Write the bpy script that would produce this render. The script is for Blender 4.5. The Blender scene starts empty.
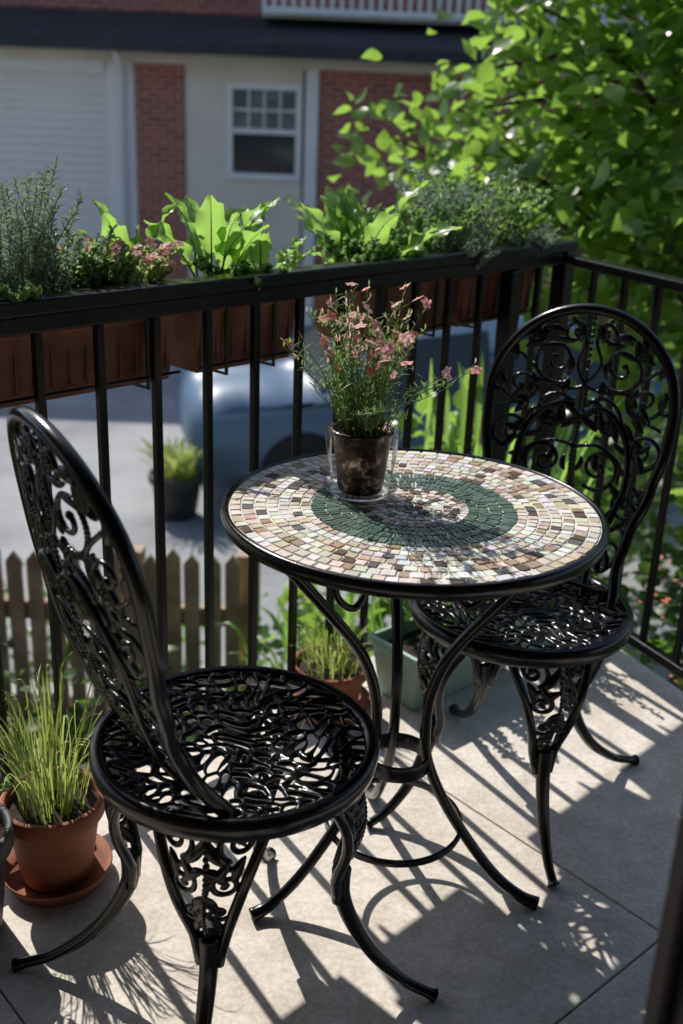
import bpy, math, random, bmesh
import numpy as np
from mathutils import Vector, Matrix, kdtree
random.seed(7); rng=np.random.default_rng(7)
S=bpy.context.scene
R=random.random
def U(a,b): return a+(b-a)*random.random()
def link(o,parent=None):
    S.collection.objects.link(o)
    if parent is not None: o.parent=parent
    return o
def empty(name):
    e=bpy.data.objects.new(name,None); e.empty_display_size=.1; return link(e)

# ---------------- materials ----------------
def mat(name):
    m=bpy.data.materials.new(name); m.use_nodes=True
    nt=m.node_tree; nt.nodes.clear()
    out=nt.nodes.new('ShaderNodeOutputMaterial'); b=nt.nodes.new('ShaderNodeBsdfPrincipled')
    nt.links.new(b.outputs[0],out.inputs[0]); return m,nt,b,out
def N(nt,t,**k):
    n=nt.nodes.new(t)
    for a,v in k.items(): setattr(n,a,v)
    return n
def noise(nt,scale,detail=4,rough=.6,coord=None):
    n=N(nt,'ShaderNodeTexNoise'); n.inputs['Scale'].default_value=scale; n.inputs['Detail'].default_value=detail; n.inputs['Roughness'].default_value=rough
    if coord is None:
        tc=N(nt,'ShaderNodeTexCoord'); coord=tc.outputs['Object']
    nt.links.new(coord,n.inputs['Vector']); return n
def ramp(nt,src,stops):
    r=N(nt,'ShaderNodeValToRGB'); e=r.color_ramp.elements
    while len(e)>1: e.remove(e[-1])
    e[0].position=stops[0][0]; e[0].color=(*stops[0][1],1)
    for p,c in stops[1:]:
        x=e.new(p); x.color=(*c,1)
    nt.links.new(src,r.inputs[0]); return r
def bump(nt,b,src,strength,dist):
    n=N(nt,'ShaderNodeBump'); n.inputs['Strength'].default_value=strength; n.inputs['Distance'].default_value=dist
    nt.links.new(src,n.inputs['Height']); nt.links.new(n.outputs[0],b.inputs['Normal'])
def noisy(name,c1,c2,scale=20,rough=.6,bs=.3,bd=.002,metal=0,spec=.5,detail=5,lo=.35,hi=.65,bscale=None):
    m,nt,b,o=mat(name); n=noise(nt,scale,detail)
    r=ramp(nt,n.outputs[0],[(lo,c1),(hi,c2)]); nt.links.new(r.outputs[0],b.inputs['Base Color'])
    b.inputs['Roughness'].default_value=rough; b.inputs['Metallic'].default_value=metal
    b.inputs['Specular IOR Level'].default_value=spec
    n2=noise(nt,bscale or scale*4,4); bump(nt,b,n2.outputs[0],bs,bd)
    return m
def leafmat(name,dark,light,trans,tw=.45,rough=.42,spec=.5):
    m,nt,b,o=mat(name)
    g=N(nt,'ShaderNodeNewGeometry')
    r=ramp(nt,g.outputs['Random Per Island'],[(0,dark),(1,light)])
    n=noise(nt,6,2)
    mx=N(nt,'ShaderNodeMix',data_type='RGBA',blend_type='MULTIPLY'); mx.inputs[0].default_value=.6
    rr=ramp(nt,n.outputs[0],[(.3,(.55,.6,.5)),(.7,(1.1,1.1,1.0))])
    nt.links.new(r.outputs[0],mx.inputs['A']); nt.links.new(rr.outputs[0],mx.inputs['B'])
    nt.links.new(mx.outputs['Result'],b.inputs['Base Color'])
    b.inputs['Roughness'].default_value=rough; b.inputs['Specular IOR Level'].default_value=spec
    t=N(nt,'ShaderNodeBsdfTranslucent'); t.inputs[0].default_value=(*trans,1)
    ms=N(nt,'ShaderNodeMixShader'); ms.inputs[0].default_value=tw
    nt.links.new(b.outputs[0],ms.inputs[1]); nt.links.new(t.outputs[0],ms.inputs[2]); nt.links.new(ms.outputs[0],o.inputs[0])
    return m
IRON=noisy('black_cast_metal',(.0022,.0024,.0032),(.006,.006,.0075),60,.22,.22,.0008,0,.45,bscale=180)
RAILM=noisy('black_rail_paint',(.003,.003,.004),(.006,.006,.007),30,.32,.2,.0008,0,.35)
m,nt,b,o=mat('balcony_concrete'); 
n1=noise(nt,2.2,6,.65); n2=noise(nt,90,3,.7); n3=noise(nt,14,5,.6)
r1=ramp(nt,n1.outputs[0],[(.3,(.66,.60,.53)),(.7,(.84,.79,.72))])
r2=ramp(nt,n2.outputs[0],[(.3,(.74,.74,.74)),(.6,(1.02,1.01,1.0))])
r3=ramp(nt,n3.outputs[0],[(.35,(.82,.80,.77)),(.6,(1,1,1))])
mx=N(nt,'ShaderNodeMix',data_type='RGBA',blend_type='MULTIPLY'); mx.inputs[0].default_value=1
nt.links.new(r1.outputs[0],mx.inputs['A']); nt.links.new(r2.outputs[0],mx.inputs['B'])
mx2=N(nt,'ShaderNodeMix',data_type='RGBA',blend_type='MULTIPLY'); mx2.inputs[0].default_value=1
nt.links.new(mx.outputs['Result'],mx2.inputs['A']); nt.links.new(r3.outputs[0],mx2.inputs['B'])
nt.links.new(mx2.outputs['Result'],b.inputs['Base Color']); b.inputs['Roughness'].default_value=.85
bump(nt,b,n2.outputs[0],.5,.002); CONC=m
TERRA=noisy('terracotta',(.20,.06,.03),(.32,.12,.06),9,.75,.3,.001,bscale=70)
PLANTER=noisy('weathered_terracotta_planter',(.11,.035,.02),(.26,.11,.07),11,.7,.3,.001,bscale=60)
SOIL=noisy('soil',(.012,.008,.005),(.05,.035,.022),60,.95,1,.006)
GREENPL=noisy('green_planter_plastic',(.26,.40,.33),(.34,.48,.40),8,.5,.2,.001)
GROUT=noisy('grout',(.52,.50,.46),(.66,.63,.58),80,.85,.5,.001)
ASPH=noisy('driveway_concrete',(.20,.21,.225),(.36,.365,.37),.8,.85,.5,.004,bscale=90)
KERB=noisy('kerb_stone',(.35,.34,.32),(.5,.48,.45),6,.85,.4,.003)
GRASSM=noisy('ground_soil_grass',(.03,.045,.015),(.07,.08,.03),2,.95,.8,.02,bscale=30)
SIDING=noisy('white_siding',(.80,.74,.69),(.88,.83,.78),1.2,.6,.1,.001)
BEIGE=noisy('beige_soffit',(.72,.63,.53),(.82,.75,.64),1.5,.7,.1,.001)
WHITE=noisy('white_paint',(.80,.79,.78),(.86,.85,.84),2,.5,.1,.001)
CURT=noisy('grey_curtain',(.12,.14,.13),(.24,.26,.24),3,.8,.1,.001)
DARKMET=noisy('dark_gutter',(.012,.014,.022),(.03,.032,.045),3,.45,.1,.001)
WOOD=noisy('fence_wood',(.24,.17,.12),(.44,.34,.25),7,.8,.4,.002)
SKYBLK=noisy('brown_sky_blocker',(.03,.02,.015),(.06,.04,.03),4,.7,.4,.002)  # dark brown for the added overhang, so it bounces little light
TRUNK=noisy('bark',(.05,.035,.025),(.12,.09,.06),25,.9,.8,.006)
DARKPOT=noisy('dark_pot',(.02,.022,.025),(.04,.042,.045),10,.6,.2,.001)
FRAMEM=noisy('dark_door_frame_paint',(.004,.003,.003),(.009,.007,.007),12,.7,.2,.001,0,.2)
LEAF=leafmat('tree_leaf',(.035,.09,.018),(.12,.21,.05),(.38,.62,.09),.5,.30)
LEAF2=leafmat('far_leaf',(.02,.05,.012),(.07,.13,.03),(.18,.33,.05),.4,.45)
LETT=leafmat('salad_leaf',(.10,.21,.04),(.18,.32,.08),(.44,.72,.14),.5,.36)
HERB=leafmat('herb_leaf',(.09,.17,.05),(.21,.30,.12),(.33,.52,.16),.42,.5)
ROSE=leafmat('rosemary_leaf',(.20,.27,.22),(.48,.54,.48),(.32,.44,.28),.3,.55)
GRAS=leafmat('grass_blade',(.20,.28,.06),(.42,.50,.16),(.55,.66,.16),.4,.4)
SEDUM=leafmat('pinkish_succulent_leaf',(.24,.38,.14),(.60,.50,.36),(.5,.6,.25),.45,.5)
STEM=leafmat('stem_green',(.12,.2,.05),(.24,.34,.10),(.3,.45,.1),.3,.5)
PINK=leafmat('pink_petal',(.88,.34,.36),(.95,.66,.66),(.98,.55,.55),.45,.6)
CORAL=leafmat('coral_flower',(.80,.20,.14),(.90,.42,.32),(.92,.34,.24),.4,.6)
YEL=noisy('flower_centre',(.5,.25,.03),(.7,.4,.06),200,.7)
def brick(name,c1,c2,mo,sc,rx=math.pi/2):
    m,nt,b,o=mat(name); tc=N(nt,'ShaderNodeTexCoord'); mp=N(nt,'ShaderNodeMapping'); mp.inputs['Rotation'].default_value=(rx,0,0)
    nt.links.new(tc.outputs['Object'],mp.inputs[0]); t=N(nt,'ShaderNodeTexBrick'); nt.links.new(mp.outputs[0],t.inputs['Vector'])
    t.inputs['Color1'].default_value=(*c1,1);t.inputs['Color2'].default_value=(*c2,1);t.inputs['Mortar'].default_value=(*mo,1)
    t.inputs['Scale'].default_value=1; t.inputs['Brick Width'].default_value=.22*sc; t.inputs['Row Height'].default_value=.075*sc; t.inputs['Mortar Size'].default_value=.008*sc
    nt.links.new(t.outputs[0],b.inputs['Base Color']); b.inputs['Roughness'].default_value=.85
    bump(nt,b,t.outputs['Fac'],-.5,.005); return m
BRICK=brick('red_brick',(.42,.12,.08),(.28,.075,.05),(.42,.35,.30),1)
BRICK2=brick('own_wall_brick',(.20,.07,.05),(.14,.045,.035),(.2,.17,.15),1)
SHING=brick('roof_shingle',(.055,.05,.06),(.035,.032,.04),(.02,.02,.02),2.2,0)
m,nt,b,o=mat('window_glass'); b.inputs['Base Color'].default_value=(.05,.06,.065,1); b.inputs['Roughness'].default_value=.08; GLASS=m
m,nt,b,o=mat('tile_glaze'); a=N(nt,'ShaderNodeAttribute',attribute_name='col'); nn=noise(nt,120,4)
rr=ramp(nt,nn.outputs[0],[(.3,(.8,.8,.8)),(.7,(1.08,1.08,1.08))]); mx=N(nt,'ShaderNodeMix',data_type='RGBA',blend_type='MULTIPLY'); mx.inputs[0].default_value=1
nt.links.new(a.outputs['Color'],mx.inputs['A']); nt.links.new(rr.outputs[0],mx.inputs['B']); nt.links.new(mx.outputs['Result'],b.inputs['Base Color'])
b.inputs['Roughness'].default_value=.34; bump(nt,b,nn.outputs[0],.2,.0008); TILE=m
m,nt,b,o=mat('mottled_bronze'); nn=noise(nt,34,6,.78); r=ramp(nt,nn.outputs[0],[(.42,(.018,.010,.008)),(.54,(.10,.06,.045)),(.64,(.55,.46,.40))])
nt.links.new(r.outputs[0],b.inputs['Base Color']); b.inputs['Metallic'].default_value=.8; b.inputs['Roughness'].default_value=.26; bump(nt,b,nn.outputs[0],.7,.004); BRONZE=m
m,nt,b,o=mat('clear_plastic'); tr=N(nt,'ShaderNodeBsdfTransparent'); gl=N(nt,'ShaderNodeBsdfGlossy'); gl.inputs['Roughness'].default_value=.03
lw=N(nt,'ShaderNodeLayerWeight'); lw.inputs[0].default_value=.12; ms=N(nt,'ShaderNodeMixShader')
mr=N(nt,'ShaderNodeMapRange'); mr.inputs['To Min'].default_value=.0; mr.inputs['To Max'].default_value=.75; nt.links.new(lw.outputs['Fresnel'],mr.inputs[0])
nt.links.new(mr.outputs[0],ms.inputs[0]); nt.links.new(tr.outputs[0],ms.inputs[1]); nt.links.new(gl.outputs[0],ms.inputs[2]); nt.links.new(ms.outputs[0],o.inputs[0]); CLEAR=m
m,nt,b,o=mat('car_paint'); b.inputs['Base Color'].default_value=(.11,.18,.27,1); b.inputs['Roughness'].default_value=.42; b.inputs['Specular IOR Level'].default_value=.4; CARP=m
RUB=noisy('tyre_rubber',(.015,.015,.015),(.03,.03,.03),30,.85)

# ---------------- mesh helpers ----------------
class Acc:
    def __init__(s): s.V=[];s.F=[];s.MI=[];s.C=[]
    def add(s,vs,fs,mi=0,col=None):
        k=len(s.V); s.V.extend([tuple(v) for v in vs]); s.F.extend([tuple(i+k for i in f) for f in fs]); s.MI.extend([mi]*len(fs))
        if col is not None: s.C.extend([col]*len(fs))
    def obj(s,name,mats,parent=None,smooth=True,bevel=0):
        me=bpy.data.meshes.new(name); me.from_pydata(s.V,[],s.F)
        for m in (mats if isinstance(mats,list) else [mats]): me.materials.append(m)
        me.polygons.foreach_set('material_index',s.MI)
        me.polygons.foreach_set('use_smooth',[smooth]*len(s.F))
        if s.C:
            at=me.attributes.new('col','FLOAT_COLOR','FACE'); at.data.foreach_set('color',[x for c in s.C for x in (*c,1)])
        me.update(); o=bpy.data.objects.new(name,me); link(o,parent)
        if bevel:
            b=o.modifiers.new('b','BEVEL'); b.width=bevel; b.segments=2; b.limit_method='ANGLE'
        return o
def catmull(P,n=8,closed=False):
    P=[np.array(p,float) for p in P]; out=[]; L=len(P)
    for i in range(L if closed else L-1):
        if closed: a,b,c,d=P[i-1],P[i],P[(i+1)%L],P[(i+2)%L]
        else: a,b,c,d=P[max(i-1,0)],P[i],P[i+1],P[min(i+2,L-1)]
        for k in range(n):
            t=k/n; out.append(.5*((2*b)+(-a+c)*t+(2*a-5*b+4*c-d)*t*t+(-a+3*b-3*c+d)*t**3))
    if not closed: out.append(P[-1])
    return out
def tube(acc,pts,rad,seg=8,closed=False,mi=0,flat=1.0):
    pts=[Vector(p) for p in pts]; n=len(pts)
    if not hasattr(rad,'__len__'): rad=[rad]*n
    up=None; vs=[]
    for i in range(n):
        if closed: t=pts[(i+1)%n]-pts[i-1]
        else: t=pts[min(i+1,n-1)]-pts[max(i-1,0)]
        if t.length<1e-9: t=Vector((0,0,1))
        t.normalize()
        if up is None:
            up=Vector((0,0,1)) if abs(t.z)<.9 else Vector((1,0,0))
        up=(up-t*up.dot(t)); 
        if up.length<1e-6: up=t.orthogonal()
        up.normalize(); s=t.cross(up)
        for k in range(seg):
            a=2*math.pi*k/seg; vs.append(pts[i]+(up*math.cos(a)*flat+s*math.sin(a))*rad[i])
    fs=[]
    for i in range(n if closed else n-1):
        j=(i+1)%n
        for k in range(seg):
            k2=(k+1)%seg; fs.append((i*seg+k,i*seg+k2,j*seg+k2,j*seg+k))
    if not closed:
        fs.append(tuple(range(seg))[::-1]); fs.append(tuple((n-1)*seg+k for k in range(seg)))
    acc.add(vs,fs,mi)
def lathe(acc,prof,c=(0,0,0),seg=64,mi=0,closed=False):
    vs=[];fs=[];n=len(prof)
    for r,z in prof:
        for k in range(seg):
            a=2*math.pi*k/seg; vs.append((c[0]+r*math.cos(a),c[1]+r*math.sin(a),c[2]+z))
    for i in range(n if closed else n-1):
        j=(i+1)%n
        for k in range(seg):
            k2=(k+1)%seg; fs.append((i*seg+k,i*seg+k2,j*seg+k2,j*seg+k))
    acc.add(vs,fs,mi)
def box(acc,x0,x1,y0,y1,z0,z1,mi=0,M4=None):
    vs=[(x,y,z) for x in (x0,x1) for y in (y0,y1) for z in (z0,z1)]
    if M4 is not None: vs=[tuple(M4@Vector(v)) for v in vs]
    acc.add(vs,[(0,1,3,2),(4,6,7,5),(0,4,5,1),(2,3,7,6),(0,2,6,4),(1,5,7,3)],mi)
def blade(acc,path,width,wprof,mi=0,side=None,fold=.25,nrm=None):
    path=[Vector(p) for p in path]; n=len(path); vs=[]
    for i in range(n):
        t=(path[min(i+1,n-1)]-path[max(i-1,0)]).normalized()
        s=side.copy() if side is not None else t.cross(Vector((0,0,1)))
        s=s-t*s.dot(t)
        if s.length<1e-5: s=t.orthogonal()
        s.normalize(); up=s.cross(t); w=width*wprof[i]*.5
        vs+= [path[i]-s*w+up*w*fold*2, path[i], path[i]+s*w+up*w*fold*2]
    fs=[]
    for i in range(n-1):
        a=i*3; fs+=[(a,a+1,a+4,a+3),(a+1,a+2,a+5,a+4)]
    acc.add(vs,fs,mi)
def lace(acc,f,xs,ys,mapper,thick,wref,mi=0):
    ny,nx=f.shape; vid={}; V=[];F=[]
    def hgt(v): return thick*math.sqrt(min(max(v/wref,0),1))
    def node(i,j,s):
        k=('n',i,j,s)
        if k not in vid:
            vid[k]=len(V); V.append(mapper(xs[i],ys[j],s*hgt(f[j,i])))
        return vid[k]
    def edge(i,j,i2,j2):
        k=('e',min((i,j),(i2,j2)),max((i,j),(i2,j2)))
        if k not in vid:
            a,b=f[j,i],f[j2,i2]; t=min(max(a/(a-b),.02),.98)
            vid[k]=len(V); V.append(mapper(xs[i]+(xs[i2]-xs[i])*t,ys[j]+(ys[j2]-ys[j])*t,0))
        return vid[k]
    pos=f>0
    for j in range(ny-1):
        row=pos[j]; row2=pos[j+1]
        for i in range(nx-1):
            c=[(i,j),(i+1,j),(i+1,j+1),(i,j+1)]; ins=[row[i],row[i+1],row2[i+1],row2[i]]
            if not any(ins): continue
            for s in (1,-1):
                poly=[]
                for k in range(4):
                    a=c[k];b=c[(k+1)%4]
                    if ins[k]: poly.append(node(a[0],a[1],s))
                    if ins[k]!=ins[(k+1)%4]: poly.append(edge(a[0],a[1],b[0],b[1]))
                if len(poly)>=3: F.append(tuple(poly if s>0 else poly[::-1]))
    acc.add(V,F,mi)
def field_from_samples(samples,xs,ys,wmax):
    kd=kdtree.KDTree(len(samples))
    for i,(x,y,w) in enumerate(samples): kd.insert((x,y,0),i)
    kd.balance(); f=np.full((len(ys),len(xs)),-.01)
    for j,y in enumerate(ys):
        for i,x in enumerate(xs):
            best=-.01
            for co,idx,d in kd.find_n((x,y,0),6):
                v=samples[idx][2]-d
                if v>best: best=v
            f[j,i]=best
    return f
def spiral(c,r,turns,a0,dirn,w0,w1,n=60):
    out=[]
    for k in range(n):
        t=k/(n-1); a=a0+dirn*t*turns*2*math.pi; rr=r*(1-.85*t)
        out.append((c[0]+rr*math.cos(a),c[1]+rr*math.sin(a),w0+(w1-w0)*t))
    out.append((out[-1][0],out[-1][1],w1*1.9)); return out
def leafs(p,a,L,w,bend=0.,n=14):
    out=[];x,y=p
    for k in range(n):
        t=k/(n-1); out.append((x,y,.0012+w*math.sin(math.pi*min(1,t*.95+.05))**.8)); aa=a+bend*t
        x+=math.cos(aa)*L/n; y+=math.sin(aa)*L/n
    return out
def line2(P,w,n=10): return [(p[0],p[1],w) for p in catmull([(a,b,0) for a,b in P],n)]

# ---------------- chair parts ----------------
def seat_field():
    n=240; xs=np.linspace(-.19,.19,n); ys=xs.copy(); X,Y=np.meshgrid(xs,ys)
    Xw=X+.013*np.sin(38*Y+1.0)+.007*np.sin(75*Y+30*X); Yw=Y+.013*np.sin(40*X+.5)+.007*np.sin(70*X-25*Y)
    seeds=[]
    r2=random.Random(3)
    ring=[(0,1),(.025,6),(.050,11),(.075,17),(.100,22),(.125,28),(.150,34),(.174,40),(.198,44)]
    for rr,c in ring:
        off=r2.random()*6
        for k in range(c):
            a=off+2*math.pi*k/c+r2.uniform(-.25,.25)/max(1,rr*40); q=rr+r2.uniform(-.007,.007)
            seeds.append((q*math.cos(a),q*math.sin(a),r2.uniform(0,math.pi)))
    D1=np.full(X.shape,9.);D2=np.full(X.shape,9.)
    for sx,sy,a in seeds:
        dx=Xw-sx;dy=Yw-sy; u=dx*math.cos(a)+dy*math.sin(a); v=-dx*math.sin(a)+dy*math.cos(a)
        d=np.sqrt((u*.66)**2+(v*1.35)**2)
        D2=np.where(d<D1,D1,np.minimum(D2,d)); D1=np.minimum(D1,d)
    w=.0046+.0024*np.sin(60*X+20*Y)*np.sin(55*Y-18*X)
    f=w-(D2-D1)/2
    rad=np.sqrt(X**2+Y**2); f=np.minimum(f,.189-rad); 
    return np.minimum(f,.0065),xs,ys
VT=.35; VH=.182
def hw(v):
    pts=[(0,.145),(.06,.134),(.12,.142),(.2,.163),(.29,.178),(.35,.180)]
    if v<=VT:
        for (a,b),(c,d) in zip(pts,pts[1:]):
            if v<=c: t=(v-a)/(c-a); t=t*t*(3-2*t); return b+(d-b)*t
    q=1-((v-VT)/VH)**2
    return .180*math.sqrt(q) if q>0 else -.02
def backpos(u,v,h):
    o=.112+.165*(1-math.exp(-v/.22))-.9*u*u
    return (o+h,u,.447+v*.955)
def back_samples():
    s=[]; half=[]
    half+=spiral((.062,.425),.048,1.5,-2.2,1,.0046,.0036)
    half+=spiral((.125,.370),.040,1.4,.6,-1,.0044,.0036)
    half+=spiral((.052,.320),.042,1.5,2.6,-1,.0046,.0036)
    half+=spiral((.128,.275),.038,1.4,-1.2,1,.0044,.0034)
    half+=spiral((.055,.225),.044,1.5,-2.0,1,.0046,.0036)
    half+=spiral((.118,.173),.036,1.4,1.2,-1,.0044,.0034)
    half+=spiral((.048,.125),.038,1.4,2.2,-1,.0046,.0034)
    half+=spiral((.100,.078),.033,1.3,-1.4,1,.0044,.0034)
    half+=spiral((.045,.040),.028,1.2,-2.4,1,.0042,.0034)
    half+=spiral((.028,.485),.024,1.2,-.8,1,.004,.0032)
    half+=line2([(.16,.32),(.10,.345),(.09,.39),(.13,.43)],.004)
    half+=line2([(.0,.02),(.03,.09),(.085,.11),(.09,.15),(.15,.20)],.0042)
    half+=line2([(.0,.26),(.045,.265),(.09,.245),(.10,.21)],.004)
    half+=line2([(.0,.38),(.02,.42),(.01,.47),(.04,.51)],.004)
    half+=line2([(.0,.38),(.04,.37),(.085,.38),(.10,.36)],.004)
    r2=random.Random(11)
    for i in range(58):
        v=r2.uniform(.03,.49); u=r2.uniform(.012,max(.02,hw(v)-.015))
        half+=leafs((u,v),r2.uniform(0,6.28),r2.uniform(.030,.050),r2.uniform(.0045,.0075),r2.uniform(-1.6,1.6))
    s+=half+[(-x+.005*math.sin(y*40),y+.003*math.sin(x*50),w) for x,y,w in half]
    s+=line2([(0,0),(.006,.08),(-.005,.16),(.004,.25),(-.004,.34),(0,.42),(0,.53)],.0045)
    return s
def leg_field():
    s=[]
    L=.24
    def W(t): return .012+.070*(1-t)**1.2
    for sgn in (1,-1):
        s+=[(x*sgn,y,w) for x,y,w in spiral((.042,.03),.026,1.4,2.,1,.0045,.0035)]
        s+=[(x*sgn,y,w) for x,y,w in spiral((.030,.085),.023,1.4,-1.,-1,.0045,.0035)]
        s+=[(x*sgn,y,w) for x,y,w in spiral((.018,.135),.015,1.2,1.,1,.0045,.0035)]
        for q in ((0,.02,1.2,.05,-.5),(0,.1,.9,.04,.5),(.03,.05,1.8,.04,.8),(.02,.0,.6,.05,.6),(.0,.06,.4,.045,.8),(.05,.05,2.2,.04,-.8),(.01,.15,1.2,.04,.3)):
            s+=[(x*sgn,y,w) for x,y,w in leafs((q[0],q[1]),q[2],q[3],.006,q[4])]
    s+=line2([(0,0),(.004,.08),(-.003,.15),(0,.24)],.0048)
    xs=np.linspace(-.084,.084,84); ys=np.linspace(-.002,.24,122)
    f=field_from_samples(s,xs,ys,.01)
    for j,y in enumerate(ys):
        for i,x in enumerate(xs):
            f[j,i]=min(f[j,i],W(max(0,y)/L)-abs(x),.006)
    return f,xs,ys,W,L
SF=seat_field()
_bs=back_samples(); bxs=np.linspace(-.184,.184,176); bys=np.linspace(0,.536,250)
BF=field_from_samples(_bs,bxs,bys,.01)
for j,y in enumerate(bys):
    for i,x in enumerate(bxs): BF[j,i]=min(BF[j,i],hw(y)-abs(x),.006)
LF=leg_field()
def rot2(p,a): return (p[0]*math.cos(a)-p[1]*math.sin(a),p[0]*math.sin(a)+p[1]*math.cos(a),p[2])
seat_acc=Acc()
lace(seat_acc,SF[0],SF[1],SF[2],lambda x,y,h:(x,y,.447-.008*(1-(x*x+y*y)/.034)+h),.0048,.005)
rim_acc=Acc()
lathe(rim_acc,[(.183,.443),(.186,.450),(.192,.454),(.199,.454),(.205,.448),(.206,.436),(.203,.424),(.197,.420),(.192,.424),(.189,.434),(.185,.438)],seg=96,closed=True)
lathe(rim_acc,[(.150,.418),(.156,.426),(.166,.426),(.170,.420),(.166,.412),(.156,.412)],seg=72,closed=True)
back_acc=Acc()
lace(back_acc,BF,bxs,bys,backpos,.0048,.005)
fr=Acc()
out=[]
for v in np.linspace(-.03,VT,16): out.append((hw(max(v,0)),v))
for a in np.linspace(0,math.pi,28)[1:-1]: out.append((.180*math.cos(a),VT+VH*math.sin(a)))
out+= [(-u,v) for u,v in out[:16]][::-1]
tube(fr,catmull([backpos(u,v,0) for u,v in out],3),.0105,12)
inn=[(.085,-.01),(.080,.06),(.098,.14),(.112,.20),(.105,.27),(.075,.32),(.035,.34),(0,.32)]
inn=inn+[(-u,v) for u,v in inn[:-1]][::-1]
tube(fr,catmull([backpos(u,v,.002) for u,v in inn],5),.0072,10)
tube(fr,[backpos(u,.012,0) for u in np.linspace(-.14,.14,12)],.008,10)
def make_leg(acc,ang,reach):
    f,xs,ys,W,L=LF
    def rz(t):
        z=.425-L*t; r=.168+.026*math.sin(math.pi*min(t*1.25,1))-.006*t; return r,z
    def mp(u,y,h):
        t=max(0,min(y/L,1)); r,z=rz(t); r=r-abs(u)*.45+h
        return rot2((r,u,z),ang)
    lace(acc,f,xs,ys,mp,.0045,.005)
    for sg in (1,-1):
        pts=[mp(sg*W(t),t*L,0) for t in np.linspace(0,1,12)]
        tube(acc,pts,[.0075+.0015*t for t in np.linspace(0,1,12)],10)
    r,z=rz(1)
    d=reach-r
    path=[(r-.002,z+.05),(r,z),(r+.14*d,z-.055),(r+.36*d,z-.108),(r+.66*d,z-.152),(r+.90*d,.014),(r+d,.007)]
    pts=catmull([rot2((a,0,b),ang) for a,b in path],6); n=len(pts)
    rad=[.0150-.0065*min(1,i/(n*.7))+(.005*max(0,(i/n-.85)/.15)) for i in range(n)]
    tube(acc,pts,rad,12)
def chair(cx,cy,phi,phileg,angs,reaches):
    e=empty('wrought_iron_chair')
    for a,n in ((seat_acc,'seat_lattice'),(rim_acc,'seat_rim'),(back_acc,'backrest_scrollwork'),(fr,'backrest_frame')):
        o=a.obj(n,IRON,e)
        o.rotation_euler=(0,0,math.radians(phi))
    for i,(an,re) in enumerate(zip(angs,reaches)):
        la=Acc(); make_leg(la,math.radians(phileg+an),re); la.obj('leg_%d'%(i+1),IRON,e)
    e.location=(cx,cy,0)
chair(-.138,1.315,215,219,(-40,44,137,-135),(.35,.33,.315,.30))
chair(.338,1.80,61,64,(-36,36,-138,135),(.355,.35,.25,.28))

# ---------------- bistro table ----------------
TC=(.112,1.56); TZ=.72; TR=.298
tb=empty('mosaic_bistro_table'); tb.location=(TC[0],TC[1],0)
a=Acc()
lathe(a,[(.001,.700),(.27,.700),(.288,.697),(.296,.701),(.2985,.710),(.297,.720),(.2925,.7225),(.2880,.7215),(.2870,.716),(.001,.716)],seg=128)
a.obj('table_rim',IRON,tb)
a=Acc(); lathe(a,[(.2866,.7178),(.001,.7178)],seg=128); a.obj('grout_bed',GROUT,tb)
a=Acc()
cream=(.76,.71,.61);white=(.86,.85,.81);tan=(.46,.33,.22);brown=(.13,.085,.065);pink=(.64,.52,.43);grey=(.13,.13,.135);ltan=(.64,.55,.42)
def tile(r0,r1,a0,a1,col,jit=.0012):
    zt=.7198+U(-.0003,.0006); P=[]
    for r,an in ((r0,a0),(r1,a0),(r1,a1),(r0,a1)):
        rr=r+U(-jit,jit); aa=an+U(-jit,jit)/max(r,.01); P.append((rr*math.cos(aa),rr*math.sin(aa)))
    c=tuple(max(0,x*U(.88,1.05)) for x in col); q=U(.85,1.1); c=tuple(min(.9,x*q) for x in c)
    cx=sum(p[0] for p in P)/4; cy=sum(p[1] for p in P)/4
    tx,ty=U(-.025,.025),U(-.025,.025)
    top=[(cx+(x-cx)*.94,cy+(y-cy)*.94,zt+(x-cx)*tx+(y-cy)*ty) for x,y in P]; bot=[(x,y,.717) for x,y in P]
    mid=[(x,y,zt-.0008+(x-cx)*tx+(y-cy)*ty) for x,y in P]
    a.add(top+mid+bot,[(0,1,2,3)]+[(4+k,4+(k+1)%4,(k+1)%4,k) for k in range(4)]+[(8+k,8+(k+1)%4,4+(k+1)%4,4+k) for k in range(4)],0,c)
def ring(r0,r1,L,cols,g=.0030,jit=.0012):
    rm=(r0+r1)/2; n=max(3,int(2*math.pi*rm/L)); off=U(0,6)
    w=[U(.75,1.25) for _ in range(n)]; t=sum(w); acc_=0
    for k in range(n):
        a0=off+acc_/t*2*math.pi; acc_+=w[k]; a1=off+acc_/t*2*math.pi
        tile(r0+g/2,r1-g/2,a0+g/2/rm,a1-g/2/rm,random.choices([c for c,_ in cols],[q for _,q in cols])[0],jit)
outer=[(cream,3.6),(white,3.8),(tan,1.4),(brown,.9),(pink,1.2),(grey,.8),(ltan,1.8)]
ring(.268,.286,.022,[(white,4),(cream,4),(pink,1.0),(ltan,1.4),(brown,.4),(grey,.3)])
ring(.2475,.268,.019,outer); ring(.2285,.2475,.017,outer); ring(.2105,.2285,.017,outer); ring(.193,.2105,.016,outer); ring(.176,.193,.016,outer); ring(.160,.176,.016,[(white,3),(cream,3),(pink,1.5),(tan,1),(brown,.5)])
green=(.105,.165,.135);g2=(.15,.215,.18);g3=(.08,.13,.105)
gc=[(green,3),(g2,2),(g3,2)]
for r0,r1 in ((.138,.160),(.118,.138),(.102,.118),(.086,.102)): ring(r0,r1,.0085,gc,.0016,.0018)
inn2=[(cream,2.2),(white,2.4),(tan,1),(brown,1.8),(grey,1.4),(pink,.9)]
for r0,r1 in ((.072,.086),(.059,.072),(.045,.059),(.031,.045),(.017,.031)): ring(r0,r1,.011,inn2,.0024)
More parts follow.
